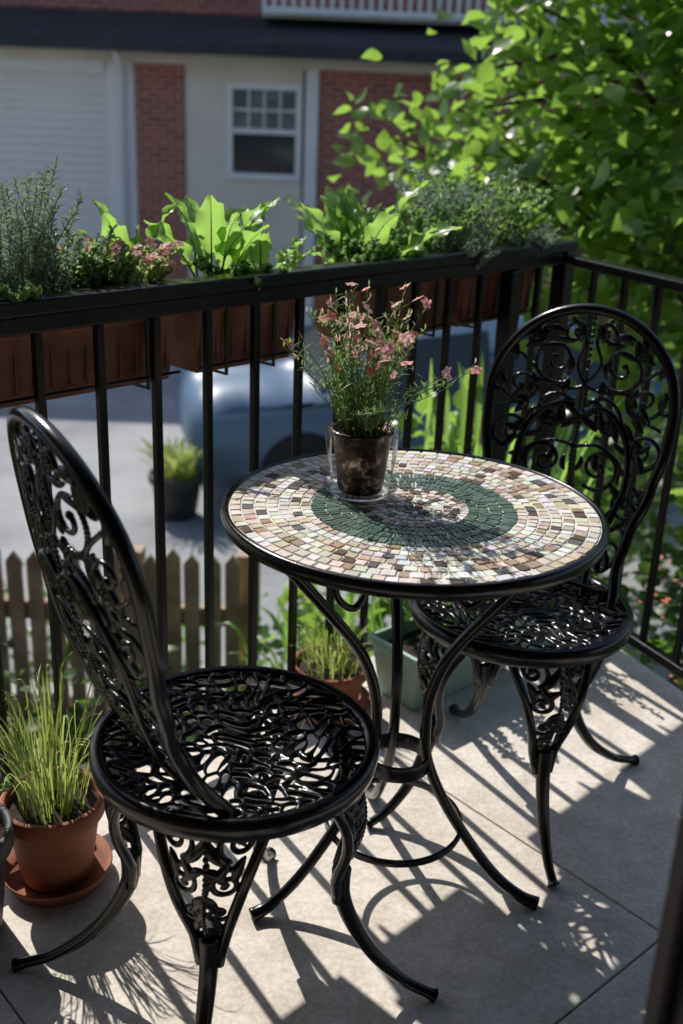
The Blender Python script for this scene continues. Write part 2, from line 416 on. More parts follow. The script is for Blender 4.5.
ring(.002,.017,.012,[(brown,1),(white,1)])
a.obj('mosaic_tiles',TILE,tb,smooth=False)
a=Acc()
for ang in (-12,205,97):
    an=math.radians(ang)
    path=[(.245,.694),(.215,.655),(.150,.575),(.080,.480),(.050,.400),(.044,.330),(.052,.265),(.085,.190),(.135,.115),(.185,.055),(.232,.020),(.262,.010)]
    pts=catmull([rot2((r,0,z),an) for r,z in path],5)
    tube(a,pts,[.0095 if i<len(pts)*.85 else .0095+.004*(i/len(pts)-.85)/.15 for i in range(len(pts))],12)
    path=[(.10,.695),(.13,.64),(.125,.585),(.095,.56),(.075,.59),(.09,.61)]
    tube(a,catmull([rot2((r,0,z),an) for r,z in path],5),.006,8)
a.obj('curved_legs',IRON,tb)
a=Acc()
for rr,z,h in ((.053,.262,.014),(.118,.135,.006)):
    lathe(a,[(rr-.003,z-h),(rr+.003,z-h),(rr+.003,z+h),(rr-.003,z+h)],seg=48,closed=True)
tube(a,[(.245*math.cos(t),.245*math.sin(t),.692) for t in np.linspace(0,2*math.pi,64,endpoint=False)],.007,8,closed=True)
a.obj('leg_rings',IRON,tb,bevel=.001)

# ---------------- flower pot on table ----------------
fp=empty('flowering_potted_plant'); PX,PY=.028,1.612; fp.location=(PX,PY,TZ+.0012)
a=Acc(); lathe(a,[(.001,.006),(.034,.006),(.036,.010),(.042,.06),(.0475,.100),(.0495,.101),(.0495,.106),(.046,.106),(.0445,.098),(.001,.096)],seg=48); a.obj('metallic_pot',BRONZE,fp)
a=Acc(); lathe(a,[(.0445,.0965),(.03,.1),(.001,.099)],seg=32); a.obj('soil',SOIL,fp)
a=Acc(); lathe(a,[(.001,.001),(.045,.001),(.050,.003),(.0585,.012),(.0605,.0135),(.0595,.0155),(.049,.0055),(.001,.004)],seg=64); a.obj('saucer',CLEAR,fp)
a=Acc()
vs=[];fs=[];sg=72
for i,p in enumerate(catmull([(.045,.006,0),(.051,.04,0),(.056,.085,0),(.0575,.105,0)],4)):
    r,z=p[0],p[1]
    for k in range(sg):
        t=2*math.pi*k/sg; rr=r+.0010*math.sin(7*t+i*.4)+.0006*math.sin(13*t-i*.5); vs.append((rr*math.cos(t),rr*math.sin(t),z+ (.003*math.sin(5*t) if z>.10 else 0)))
nr=len(vs)//sg
for i in range(nr-1):
    for k in range(sg): fs.append((i*sg+k,i*sg+(k+1)%sg,(i+1)*sg+(k+1)%sg,(i+1)*sg+k))
a.add(vs,fs); a.obj('clear_sleeve',CLEAR,fp)
a=Acc()
def flower(acc,p,nrm,r,mi,mc,npet=5):
    nrm=nrm.normalized(); t=nrm.orthogonal().normalized(); q=nrm.cross(t); off=U(0,6)
    for k in range(npet):
        an=off+2*math.pi*k/npet; d=t*math.cos(an)+q*math.sin(an)
        blade(acc,[p,p+d*r*.5+nrm*r*.18,p+d*r+nrm*r*.1],r*.85,[.25,1,.55],mi,side=nrm.cross(d),fold=.1)
    vs=[p+nrm*r*.2+ (t*math.cos(x)+q*math.sin(x))*r*.18 for x in np.linspace(0,6.28,7)[:-1]]+[p+nrm*r*.35]
    acc.add(vs,[(i,(i+1)%6,6) for i in range(6)],mc)
for k in range(92):
    an=U(0,6.283); r0=.036*math.sqrt(R()); lean=U(.0,.165)*(.3+.7*R()); h=U(.12,.25)*(1-.30*lean/.165)
    if k<42: h*=.62
    dx,dy=math.cos(an),math.sin(an); b0=(dx*r0,dy*r0,.097)
    p1=(dx*(r0+lean*.25)+U(-.01,.01),dy*(r0+lean*.25)+U(-.01,.01),.097+h*.45); p2=(dx*(r0+lean*.62)+U(-.012,.012),dy*(r0+lean*.62)+U(-.012,.012),.097+h*.8)
    p3=(dx*(r0+lean)+U(-.01,.01),dy*(r0+lean)+U(-.01,.01),.097+h)
    pts=catmull([b0,p1,p2,p3],5); tube(a,pts,[.0010-.0005*i/len(pts) for i in range(len(pts))],4,mi=0)
    for i in range(2,len(pts)-1):
        for _ in range(3 if i<9 else 2):
            if R()<.7:
                d=Vector((U(-1,1),U(-1,1),U(.2,1.2))).normalized(); L=U(.010,.022); p=Vector(pts[i])
                blade(a,[p,p+d*L*.5,p+d*L+Vector((0,0,-.002))],U(.0015,.0032),[.4,1,.2],1)
    tips=[Vector(pts[-1])]
    for _ in range(2):
        i=random.randint(8,len(pts)-3); p=Vector(pts[i]); d=Vector((U(-1,1),U(-1,1),U(.3,1.2))).normalized()*U(.015,.045)
        tube(a,[p,p+d*.6,p+d],.0005,3,mi=0); tips.append(p+d)
    if h>.10:
        for tp in tips:
            if R()<.36: flower(a,tp,Vector((U(-.8,.8),U(-.9,.4),U(.3,1))),U(.0070,.0118),2 if R()<.8 else 3,4)
            elif R()<.6:
                blade(a,[tp,tp+Vector((0,0,.004)),tp+Vector((0,0,.008))],.004,[.5,1,.3],2 if R()<.5 else 1)
a.obj('stems_and_flowers',[STEM,HERB,PINK,CORAL,YEL],fp)

# ---------------- balcony floor ----------------
ang45=math.radians(42); M45=Matrix.Translation((.357,1.254,0))@Matrix.Rotation(ang45,4,'Z')
bal=empty('balcony_floor')
a=Acc(); g=.0016; SZ=.92
for i in range(-4,4):
    for j in range(-4,3):
        x0,x1=i*SZ+.30,(i+1)*SZ+.30; y0,y1=j*SZ,(j+1)*SZ
        box(a,x0+g,x1-g,y0+g,y1-g,-.05,U(-.0006,.0003),0,M45)
o=a.obj('concrete_slabs',CONC,bal,smooth=False)
Lp=Vector((-.535,1.641)); Cp=Vector((.532,2.745)); Rp=Vector((.7215,2.368))
e1=(Cp-Lp).normalized(); n1_=Vector((-e1.y,e1.x)); e2=(Rp-Cp).normalized(); n2_=Vector((-e2.y,e2.x))
bm=bmesh.new(); bm.from_mesh(o.data)
for pt,nn_ in ((Lp,n1_),(Cp,n2_),(Vector((0,-.55)),Vector((0,-1)))):
    co=Vector((pt.x,pt.y,0))+Vector((nn_.x,nn_.y,0))*.07
    bmesh.ops.bisect_plane(bm,geom=bm.verts[:]+bm.edges[:]+bm.faces[:],plane_co=co,plane_no=(nn_.x,nn_.y,0),clear_outer=True)
    bmesh.ops.holes_fill(bm,edges=[e for e in bm.edges if e.is_boundary])
bm.to_mesh(o.data); bm.free()
b=o.modifiers.new('b','BEVEL'); b.width=.002; b.segments=2; b.limit_method='ANGLE'
a=Acc(); 
A0=Lp-e1*2.2; B0=Cp+e2*2.6
cor=Cp+n1_*.07+n2_*.07*0.9
poly=[(A0.x+n1_.x*.068,A0.y+n1_.y*.068),(cor.x,cor.y),(B0.x+n2_.x*.068,B0.y+n2_.y*.068),(B0.x-.4,-.6),(A0.x,-.6)]
vs=[(x,y,-.052) for x,y in poly]+[(x,y,-.22) for x,y in poly]; k=len(poly)
a.add(vs,[tuple(range(k))[::-1],tuple(range(k,2*k))]+[(i,(i+1)%k,k+(i+1)%k,k+i) for i in range(k)])
a.obj('structural_slab',CONC,bal,smooth=False)
# the house this balcony belongs to: brick wall behind, plus unseen overhang added to block sky light
hh=empty('balcony_house'); a=Acc(); box(a,-5,5,-.95,-.62,-1.7,6.0); a.obj('brick_wall',BRICK2,hh,smooth=False)
a=Acc(); box(a,-5,5,-.618,1.75,2.62,2.78); a.obj('sky_blocking_overhang',SKYBLK,hh,smooth=False)
a=Acc(); box(a,.45,1.35,-.612,-.58,.02,2.1); box(a,-.9,.0,-.612,-.58,.9,2.0); a.obj('door_and_window_trim',FRAMEM,hh,smooth=False)

# ---------------- railing ----------------
rl=empty('balcony_railing')
def railM(p,e): 
    return Matrix(((e.x,-e.y,0,p.x),(e.y,e.x,0,p.y),(0,0,1,0),(0,0,0,1)))
ML=railM(Lp,e1); LEN=(Cp-Lp).length
MR=railM(Cp,e2)
a=Acc()
box(a,-2.2,LEN+.02,-.025,.025,.975,1.0,0,ML)
box(a,-2.2,LEN,-.014,.014,.945,.9745,0,ML)
box(a,-2.2,LEN,-.014,.014,.085,.11,0,ML)
box(a,.03,2.6,-.022,.022,.945,.968,0,MR)
box(a,.03,2.6,-.013,.013,.085,.11,0,MR)
a.obj('top_and_bottom_rails',RAILM,rl,smooth=False,bevel=.004)
a=Acc()
for k in range(-18,13):
    s=.057+.1146*k
    box(a,s-.0075,s+.0075,-.0075,.0075,.105,.950,0,ML)
for k in range(0,20):
    s=.125+.1146*k
    box(a,s-.0075,s+.0075,-.0075,.0075,.105,.950,0,MR)
a.obj('balusters',RAILM,rl,smooth=False,bevel=.002)
a=Acc()
box(a,LEN-.02,LEN+.022,-.021,.021,0,.974,0,ML)
box(a,LEN-.235,LEN-.195,-.019,.019,0,.944,0,ML)
a.obj('posts',RAILM,rl,smooth=False,bevel=.003)

# ---------------- planters on the railing ----------------
def trough(acc,x0,x1,y0,y1,z0,z1,M4,t=.006,taper=.012,mi=0):
    def rect(d,z,ex=0): return [(x0+d-ex,y0+d-ex,z),(x1-d+ex,y0+d-ex,z),(x1-d+ex,y1-d+ex,z),(x0+d-ex,y1-d+ex,z)]
    rings=[rect(taper,z0),rect(.002,z1-.024),rect(0,z1-.024,.006),rect(0,z1,.006),rect(t,z1),rect(t+.002,z1-.03)]
    vs=[tuple(M4@Vector(v)) for r in rings for v in r]; fs=[(3,2,1,0)]
    for i in range(len(rings)-1):
        for k in range(4): fs.append((i*4+k,i*4+(k+1)%4,i*4+4+(k+1)%4,i*4+4+k))
    acc.add(vs,fs,mi); q=(len(rings)-1)*4
    acc.add([vs[q+k] for k in range(4)],[(0,1,2,3)],mi+1)
boxes=[(-.62,-.10),(-.08,.36),(.40,.66),(.84,1.15),(1.17,1.475)]
for x0,x1 in boxes:
    pe=empty('railing_planter_box'); a=Acc()
    trough(a,x0,x1,.034,.19,.815,.955,ML)
    o=a.obj('trough',[PLANTER,SOIL],pe,smooth=False,bevel=.003)
    a=Acc()
    nb=int((x1-x0)/.033)
    for k in range(nb):
        s=x0+.02+k*(x1-x0-.04)/(nb-1); box(a,s-.004,s+.004,.0375,.0405,.835,.925,0,ML)
    a.obj('ribs',PLANTER,pe,smooth=False)
    a=Acc()
    for s in (x0+.07,x1-.07):
        tube(a,[ML@Vector(p) for p in ((s,0,1.003),(s,.03,.965),(s,.030,.81),(s,.198,.805),(s,.205,.93))],.004,6)
    tube(a,[ML@Vector(p) for p in ((x0,.030,.83),(x1,.030,.83))],.003,6)
    a.obj('hanger_wires',RAILM,pe)
def loc(s,y,z): return ML@Vector((s,y,z))
def stemmy(name,base,n,h,spread,L,w,mats,dens=3,lean=.5,sr=.0012,step=.008,wp=(.5,1,.25),up=.3,rb=.04,fl=0):
    a=Acc(); base=Vector(base)
    for k in range(n):
        an=U(0,6.283); q=R(); d=Vector((math.cos(an),math.sin(an),0)); b=base+d*rb*math.sqrt(R())
        hh=h*U(.6,1.05); sp=spread*q
        pts=catmull([b,b+d*sp*.3+Vector((U(-.01,.01),U(-.01,.01),hh*.5)),b+d*sp+Vector((U(-.012,.012),U(-.012,.012),hh))],10)
        tube(a,pts,[sr*(1-.5*i/len(pts)) for i in range(len(pts))],4)
        for i in range(3,len(pts)):
            for _ in range(dens):
                p=Vector(pts[i])+(Vector(pts[i-1])-Vector(pts[i]))*R(); dd=Vector((U(-1,1),U(-1,1),U(-.1,.8)+up)).normalized(); l=L*U(.6,1.1)
                s=dd.cross(Vector((U(-1,1),U(-1,1),U(-.3,.3)))); 
                blade(a,[p,p+dd*l*.5,p+dd*l-Vector((0,0,l*.15))],w*U(.7,1.1),wp,1,side=s if s.length>.01 else None)
        if fl:
            for _ in range(fl): flower(a,Vector(pts[-1])+Vector((U(-.010,.010),U(-.010,.010),U(.002,.014))),Vector((U(-.5,.5),U(-1.2,.1),.8)),U(.006,.010),2,3)
    return a.obj(name,mats)
def bigleaf(name,base,n,L,w,mats,tilt=(.2,1.1),pet=.04,rb=.02,wav=.012,droop=.055):
    a=Acc(); base=Vector(base)
    for k in range(n):
        an=U(0,6.283); d=Vector((math.cos(an),math.sin(an),0)); t=U(*tilt); l=L*U(.6,1.1); b=base+d*rb*R()
        up=Vector((0,0,1)); dirv=d*math.sin(t)+up*math.cos(t); ww=w*U(.75,1.1)*(l/L)
        p1=b+dirv*pet*U(.7,1.6); tube(a,[b,b+(p1-b)*.5,p1],.0022,5)
        pts=[];cur=p1.copy();dv=dirv.copy();nseg=14
        for i in range(nseg+1):
            pts.append(cur.copy()); q=droop*9/nseg*(.4+1.4*i/nseg); dv=(dv+Vector((d.x*q,d.y*q,-q))).normalized(); cur=cur+dv*l/nseg
        side=d.cross(up).normalized(); vs=[];cols=9
        ph=U(0,6); roll=U(-.5,.5); mid=[]
        for i,p in enumerate(pts):
            x=i/nseg; wpv=max(.04,(math.sin(math.pi*min(1,x**.8))**.75) if x<1 else .03)
            tt=(pts[min(i+1,nseg)]-pts[max(i-1,0)]).normalized(); nn_=side.cross(tt).normalized(); sd=(side*math.cos(roll)+nn_*math.sin(roll)); n2=(nn_*math.cos(roll)-side*math.sin(roll))
            for c in range(cols):
                u=(c/(cols-1)-.5)*2; jag=1+(.06*math.sin(i*1.7+ph) if abs(u)>.9 else 0)
                vs.append(p+sd*u*ww*.5*wpv*jag+n2*(abs(u)*ww*.10+wav*wpv*abs(u)**3*math.sin(i*1.1+ph+(u>0)*2)+.0012*math.cos(i*3.14)*(abs(u)>.2)*(abs(u)<.8)))
            mid.append(p+n2*.0004)
        fs=[(i*cols+c,i*cols+c+1,(i+1)*cols+c+1,(i+1)*cols+c) for i in range(nseg) for c in range(cols-1)]
        a.add(vs,fs,1)
        tube(a,mid,[.0017*(1-.8*i/nseg) for i in range(nseg+1)],5)
    return a.obj(name,mats)
def grassy(name,base,n,h,spread,w,mats,rb=.04,parent=None):
    a=Acc(); base=Vector(base)
    for k in range(n):
        an=U(0,6.283); d=Vector((math.cos(an),math.sin(an),0)); b=base+d*rb*math.sqrt(R()); hh=h*U(.5,1.05); s=spread*R()
        pts=catmull([b,b+d*s*.25+Vector((0,0,hh*.5)),b+d*s*.7+Vector((U(-.01,.01),U(-.01,.01),hh*.9)),b+d*s*1.1+Vector((0,0,hh*U(.85,1.05)))],3)
        m_=len(pts); blade(a,pts,w*U(.7,1.2),[.8 if i<m_-3 else .8*(m_-1-i)/3+.05 for i in range(m_)],0,side=Vector((math.cos(an+1.57+U(-.6,.6)),math.sin(an+1.57),0)))
    return a.obj(name,mats,parent)
# left box
stemmy('rosemary_plant',loc(.075,.10,.94),38,.25,.085,.020,.0030,[STEM,ROSE],dens=6,rb=.05)
stemmy('rosemary_plant',loc(-.10,.12,.94),18,.13,.08,.018,.0028,[STEM,ROSE],dens=4)
stemmy('thyme_plant',loc(.16,.11,.94),44,.15,.085,.013,.007,[STEM,ROSE],dens=3,rb=.05)
stemmy('parsley_plant',loc(.0,.05,.94),26,.08,.07,.018,.012,[STEM,HERB],dens=3,rb=.05)
stemmy('parsley_plant',loc(.22,.13,.94),34,.12,.09,.016,.011,[STEM,HERB],dens=4,rb=.05)
stemmy('pink_flowering_plant',loc(.285,.075,.945),38,.105,.06,.015,.011,[STEM,SEDUM,PINK,YEL],dens=3,rb=.045,up=.5,fl=2)
bigleaf('chard_plant',loc(.33,.13,.945),10,.12,.042,[STEM,LETT],(.05,.45),.05)
# middle box
bigleaf('lettuce_plant',loc(.50,.11,.94),15,.155,.070,[STEM,LETT],(.05,.75),.06,.03)
bigleaf('lettuce_plant',loc(.62,.10,.94),9,.10,.045,[STEM,LETT],(.3,1.1),.04,.03)
stemmy('parsley_plant',loc(.56,.06,.94),26,.07,.08,.018,.012,[STEM,HERB],dens=3,rb=.06)
bigleaf('kale_plant',loc(.90,.12,.93),17,.17,.070,[STEM,LETT],(.05,.95),.06,.05,.014)
bigleaf('kale_plant',loc(.99,.10,.93),10,.12,.05,[STEM,LETT],(.3,1.2),.05,.03,.012)
stemmy('oregano_plant',loc(.86,.06,.94),36,.10,.09,.016,.010,[STEM,HERB],dens=3,rb=.05)
stemmy('oregano_plant',loc(1.10,.11,.94),36,.15,.10,.017,.011,[STEM,HERB],dens=3,rb=.06)
stemmy('lavender_plant',loc(1.22,.11,.94),34,.23,.14,.022,.0038,[STEM,ROSE],dens=5,rb=.06)
stemmy('sage_plant',loc(1.36,.12,.94),40,.20,.15,.020,.010,[STEM,HERB],dens=3,rb=.07)
stemmy('thyme_plant',loc(1.18,.05,.95),44,.08,.08,.011,.007,[STEM,ROSE],dens=4,rb=.06)
stemmy('thyme_plant',loc(1.40,.05,.95),44,.09,.08,.011,.007,[STEM,ROSE],dens=4,rb=.05)

# ---------------- pots on the floor ----------------
def round_pot(name,x,y,r,h,z=0,m=None,saucer=True):
    e=empty(name); e.location=(x,y,z); a=Acc()
    z0=.012 if saucer else .0
    lathe(a,[(.001,z0),(r*.68,z0),(r*.72,z0+.006),(r*.93,h*.80),(r*.94,h*.81),(r*1.03,h*.81),(r*1.05,h*.83),(r*1.06,h*.985),(r*1.04,h),(r*.95,h),(r*.92,h*.98),(r*.9,h*.88)],seg=56)
    a.obj('pot',m or TERRA,e)
    a=Acc(); lathe(a,[(r*.905,h*.885),(r*.5,h*.91),(.001,h*.9)],seg=32); a.obj('soil',SOIL,e)
    if saucer:
        a=Acc(); lathe(a,[(.001,.001),(r*.95,.001),(r*1.12,.030),(r*1.14,.030),(r*1.12,.034),(r*.98,.010),(.001,.008)],seg=56); a.obj('saucer',m or TERRA,e)
    return e
e=round_pot('potted_chives',-.478,1.54,.085,.17)
grassy('chive_blades',(0,0,.15),120,.24,.12,.0038,[GRAS],rb=.055,parent=e)
e=round_pot('potted_plant',-.60,1.40,.09,.20,m=DARKPOT,saucer=False)
stemmy('leaves',(0,0,.17),20,.1,.08,.02,.012,[STEM,HERB],rb=.05).parent=e
e=round_pot('potted_grass',-.01,2.13,.085,.125)
grassy('grass_blades',(0,0,.105),110,.11,.06,.0042,[GRAS],rb=.06,parent=e)
def floor_trough(x,y,rot,L,w,h):
    e=empty('green_planter_box'); e.location=(x,y,0); e.rotation_euler=(0,0,rot); a=Acc()
    trough(a,-L/2,L/2,-w/2,w/2,.001,h,Matrix.Identity(4),.005,.016); a.obj('trough',[GREENPL,SOIL],e,smooth=False,bevel=.005)
    return e
e=floor_trough(.265,2.29,ang45,.36,.15,.15)
stemmy('herbs',(0,0,.13),40,.10,.10,.018,.012,[STEM,HERB],rb=.11).parent=e
e=floor_trough(.50,2.50,ang45,.22,.13,.13)
stemmy('herbs',(0,0,.11),40,.15,.10,.018,.012,[STEM,HERB],rb=.08).parent=e

# ---------------- door frame beside the camera ----------------
a=Acc(); box(a,.272,.36,.60,.70,.001,2.15); box(a,.262,.272,.64,.66,.001,2.15)
a.obj('door_frame',FRAMEM,smooth=False,bevel=.004)

# ---------------- outside ----------------
GZ=-1.7
a=Acc(); a.add([(-200,-100,GZ),(200,-100,GZ),(200,300,GZ),(-200,300,GZ)],[(0,1,2,3)]); a.obj('ground',GRASSM,smooth=False)
a=Acc(); a.add([(-14,4.9,GZ+.01),(9,4.9,GZ+.01),(9,15.1,GZ+.01),(-14,15.1,GZ+.01)],[(0,1,2,3)]); a.obj('driveway',ASPH,smooth=False)
a=Acc()
x=-14
while x<9: box(a,x,x+.89,4.76,4.90,GZ-.02,GZ+.11); x+=.9
a.obj('kerb',KERB,smooth=False,bevel=.01)
fe=empty('wooden_picket_fence'); a=Acc()
x=-4.2
while x<-.42:
    w=U(.050,.062); h=-.42+U(-.02,.02)
    yy=3.95+U(-.004,.004)
    vs=[(x,yy,GZ),(x+w,yy,GZ),(x+w,yy,h-.04),(x+w/2,yy,h),(x,yy,h-.04)]; vs+=[(p[0],p[1]+.02,p[2]) for p in vs]
    a.add(vs,[(0,1,2,3,4),(9,8,7,6,5)]+[(i,5+i,5+(i+1)%5,(i+1)%5) for i in range(5)]); x+=w+U(.012,.03)
a.obj('pickets',WOOD,fe,smooth=False)
a=Acc(); box(a,-4.2,-.42,3.975,4.015,-.75,-.67); box(a,-4.2,-.42,3.975,4.015,-1.4,-1.32)
for px in (-3.6,-2.2,-.9,-.42): box(a,px,px+.09,4.016,4.10,GZ,-.45)
a.obj('fence_frame',WOOD,fe,smooth=False)
# house
h=empty('brick_house'); h.location=(-.38,1.2,.04); HY=14.0
def hb(name,m,boxes,bev=0):
    a=Acc()
    for b_ in boxes: box(a,*b_)
    return a.obj(name,m,h,smooth=False,bevel=bev)
EZ=1.72; GB=GZ-.05
hb('wall_core',BRICK,[(-9,9,HY+.05,HY+4,GB,EZ)])
hb('brick_piers',BRICK,[(-2.56,-1.92,HY-.08,HY+.049,GB,EZ-.1),(-.12,3.5,HY-.05,HY+.049,GB,EZ-.1)])
a=Acc()
z=GB
while z<EZ-.2:
    a.add([(-7,HY-.02,z),(-2.95,HY-.02,z),(-2.95,HY+.01,z+.105),(-7,HY+.01,z+.105),(-7,HY-.02,z+.11),(-2.95,HY-.02,z+.11)],[(0,1,2,3),(3,2,5,4)]); z+=.11
a.obj('garage_door_slats',SIDING,h,smooth=False)
hb('garage_trim',WHITE,[(-2.947,-2.57,HY-.05,HY+.045,GB,EZ-.1),(-7,-2.96,HY-.06,HY+.02,EZ-.25,EZ-.02)],.01)
hb('panel_beside_window',BEIGE,[(-1.91,-1.36,HY-.04,HY+.045,GB,EZ-.02),(-1.36,-.35,HY-.04,HY+.045,GB,.22),(-1.36,-.35,HY-.04,HY+.045,1.43,EZ-.02)])
wx0,wx1,wz0,wz1=-1.355,-.355,.22,1.43
hb('window_frame',WHITE,[(wx0,wx0+.08,HY-.07,HY+.04,wz0,wz1),(wx1-.08,wx1,HY-.07,HY+.04,wz0,wz1),(wx0+.08,wx1-.08,HY-.07,HY+.04,wz1-.08,wz1),(wx0+.08,wx1-.08,HY-.09,HY+.04,wz0,wz0+.08),(wx0+.08,wx1-.08,HY-.06,HY+.04,.80,.87),
   (-.31,-.14,HY-.09,HY+.045,GB,EZ-.1)]+[(wx0+.08+i*.21-.014,wx0+.08+i*.21+.014,HY-.03,HY-.001,.872,wz1-.082) for i in (1,2,3)]+[(wx0+.082,wx1-.082,HY-.028,HY-.002,1.085,1.115)],.004)
hb('window_glass',GLASS,[(wx0+.05,wx1-.05,HY+.008,HY+.03,wz0+.04,wz1-.04)])
hb('window_curtain',CURT,[(wx0+.081,wx1-.081,HY+.003,HY+.007,.875,1.345)])
hb('soffit_and_frieze',BEIGE,[(-9.2,5.5,HY-.45,HY+.06,EZ,EZ+.05),(-9.2,5.5,HY-.10,HY+.049,EZ-.099,EZ-.001)])
hb('gutter',DARKMET,[(-9.3,5.6,HY-.58,HY-.45,EZ+.02,EZ+.17)],.02)
a=Acc(); a.add([(-9.3,HY-.56,EZ+.15),(5.6,HY-.56,EZ+.15),(5.6,HY+1.6,EZ+.62),(-9.3,HY+1.6,EZ+.62),(-9.3,HY-.56,EZ+.05),(5.6,HY-.56,EZ+.05)],[(0,1,2,3),(4,5,1,0)]); a.obj('roof',SHING,h,smooth=False)
hb('upper_storey',BRICK,[(-9,7,HY+1.6,HY+6,EZ,6.5)])
bz=EZ+.62
ups=[(-.95,5,HY+.6,HY+.7,bz-.02,bz+.06),(-.95,5,HY+.6,HY+.66,bz+.92,bz+.98),(-.95,5,HY+.701,HY+1.59,bz-.06,bz+.04)]+[(-.95+i*.13,-.95+i*.13+.05,HY+.61,HY+.65,bz+.06,bz+.92) for i in range(46)]
hb('upper_balcony_railing',WHITE,ups)
a=Acc(); tube(a,[(-2.72,HY-.5,EZ+.02),(-2.72,HY-.12,EZ-.2),(-2.72,HY-.12,GB)],.04,8); a.obj('downpipe',WHITE,h)
# car
c=empty('parked_car')
a=Acc()
prof=[(-2.1,.30),(-2.12,.55),(-2.0,.78),(-1.55,.86),(-1.15,.90),(-.55,1.36),(.2,1.43),(.95,1.38),(1.55,.98),(2.0,.92),(2.12,.70),(2.1,.32)]
W=[.80,.84,.84,.85,.86,.64,.62,.62,.80,.82,.82,.80]
vs=[]
pp=catmull([(x,z,w) for (x,z),w in zip(prof,W)],5)
nn=len(pp)
for s in (1,-1):
    for p in pp: vs.append((p[0],s*p[2],p[1]))
for p in pp: vs.append((p[0],0,p[1]+.03*(p[1]>.6)))
fs=[]
for i in range(nn-1): fs+=[(i,i+1,2*nn+i+1,2*nn+i),(2*nn+i,2*nn+i+1,nn+i+1,nn+i)]
for s in (0,1):
    base=s*nn; 
    for i in range(nn//2):
        j=nn-1-i
        if j-1>i+1: fs.append((base+i,base+i+1,base+j-1,base+j))
a.add(vs,fs); a.obj('body',CARP,c)
a=Acc()
for s in (1,-1):
    q=[(-1.02,.93),(-.52,1.30),(.18,1.37),(.18,.93)]; q2=[(.26,.93),(.26,1.37),(.90,1.32),(1.38,.97)]
    for Q in (q,q2): a.add([(x,s*(.885-.0-(z-.93)*.52),z) for x,z in Q],[(0,1,2,3)])
a.add([(-1.16,-.74,.945),(-1.16,.74,.945),(-.58,.58,1.375),(-.58,-.58,1.375)],[(0,1,2,3)])
a.add([(1.50,-.70,1.05),(1.50,.70,1.05),(1.0,.56,1.405),(1.0,-.56,1.405)],[(0,1,2,3)])
a.obj('windows',GLASS,c,smooth=False)
a=Acc()
for wx in (-1.3,1.3):
    for s in (1,-1):
        prof_=[(.01,0),(.2,0),(.22,.02),(.31,.02),(.325,.05),(.325,.17),(.31,.2),(.01,.2)]
        vs=[];sgn=24
        for r_,d_ in prof_:
            for k in range(sgn):
                t=2*math.pi*k/sgn; vs.append((wx+r_*math.cos(t),s*(.88-d_),.325+r_*math.sin(t)))
        a.add(vs,[(i*sgn+k,i*sgn+(k+1)%sgn,(i+1)*sgn+(k+1)%sgn,(i+1)*sgn+k) for i in range(len(prof_)-1) for k in range(sgn)])
a.obj('wheels',RUB,c)
c.location=(.75,8.9,GZ+.01); c.rotation_euler=(0,0,math.radians(14))
e=round_pot('outdoor_potted_plant',-1.25,7.6,.20,.34,GZ+.012,DARKPOT,False)
grassy('leaves',(0,0,.30),130,.30,.24,.02,[GRAS],rb=.14,parent=e)

# ---------------- foliage clouds ----------------
T=np.array([[0,0,0],[-.28,.18,.03],[.28,.18,.03],[0,.2,-.02],[-.40,.45,.05],[.40,.45,.05],[0,.5,0],[-.26,.74,.02],[.26,.74,.02],[0,.76,-.02],[0,1.05,-.10]])
TF=np.array([[0,3,1,1],[0,2,3,3],[1,3,6,4],[3,2,5,6],[4,6,9,7],[6,5,8,9],[7,9,10,10],[9,8,10,10]])
def cloud(name,ells,ncl,per,size,m,parent=None,droop=.5,cr=.14,shell=.55,flat=.6):
    vols=np.array([e[3]*e[4]*e[5] for e in ells])**.66; pr=vols/vols.sum()
    cs=[]
    for k in range(ncl):
        e=ells[rng.choice(len(ells),p=pr)]; d=rng.normal(size=3); d/=np.linalg.norm(d); q=(shell+(1-shell)*rng.random())**.8 if rng.random()<.75 else rng.random()
        cs.append(np.array(e[:3])+d*np.array(e[3:6])*q)
    cs=np.repeat(np.array(cs),per,0); n=len(cs)
    pos=cs+rng.normal(size=(n,3))*cr
    d=rng.normal(size=(n,3)); d[:,2]=d[:,2]*.5-droop; d/=np.linalg.norm(d,axis=1)[:,None]
    nr=rng.normal(size=(n,3))*flat; nr[:,2]+=1; nr-=d*(nr*d).sum(1)[:,None]; nr/=np.linalg.norm(nr,axis=1)[:,None]
    sd=np.cross(d,nr); sz=size*rng.uniform(.55,1.2,n)
    V=pos[:,None,:]+sz[:,None,None]*(T[None,:,0:1]*sd[:,None,:]+T[None,:,1:2]*d[:,None,:]+T[None,:,2:3]*nr[:,None,:]*1.5)
    V=V.reshape(-1,3); F=(TF[None]+ (np.arange(n)*len(T))[:,None,None]).reshape(-1,4)
    faces=[tuple(f[:3]) if f[2]==f[3] else tuple(f) for f in F.tolist()]
    me=bpy.data.meshes.new(name); me.from_pydata(V.tolist(),[],faces); me.materials.append(m)
    me.polygons.foreach_set('use_smooth',[True]*len(faces)); me.update()
    return link(bpy.data.objects.new(name,me),parent)
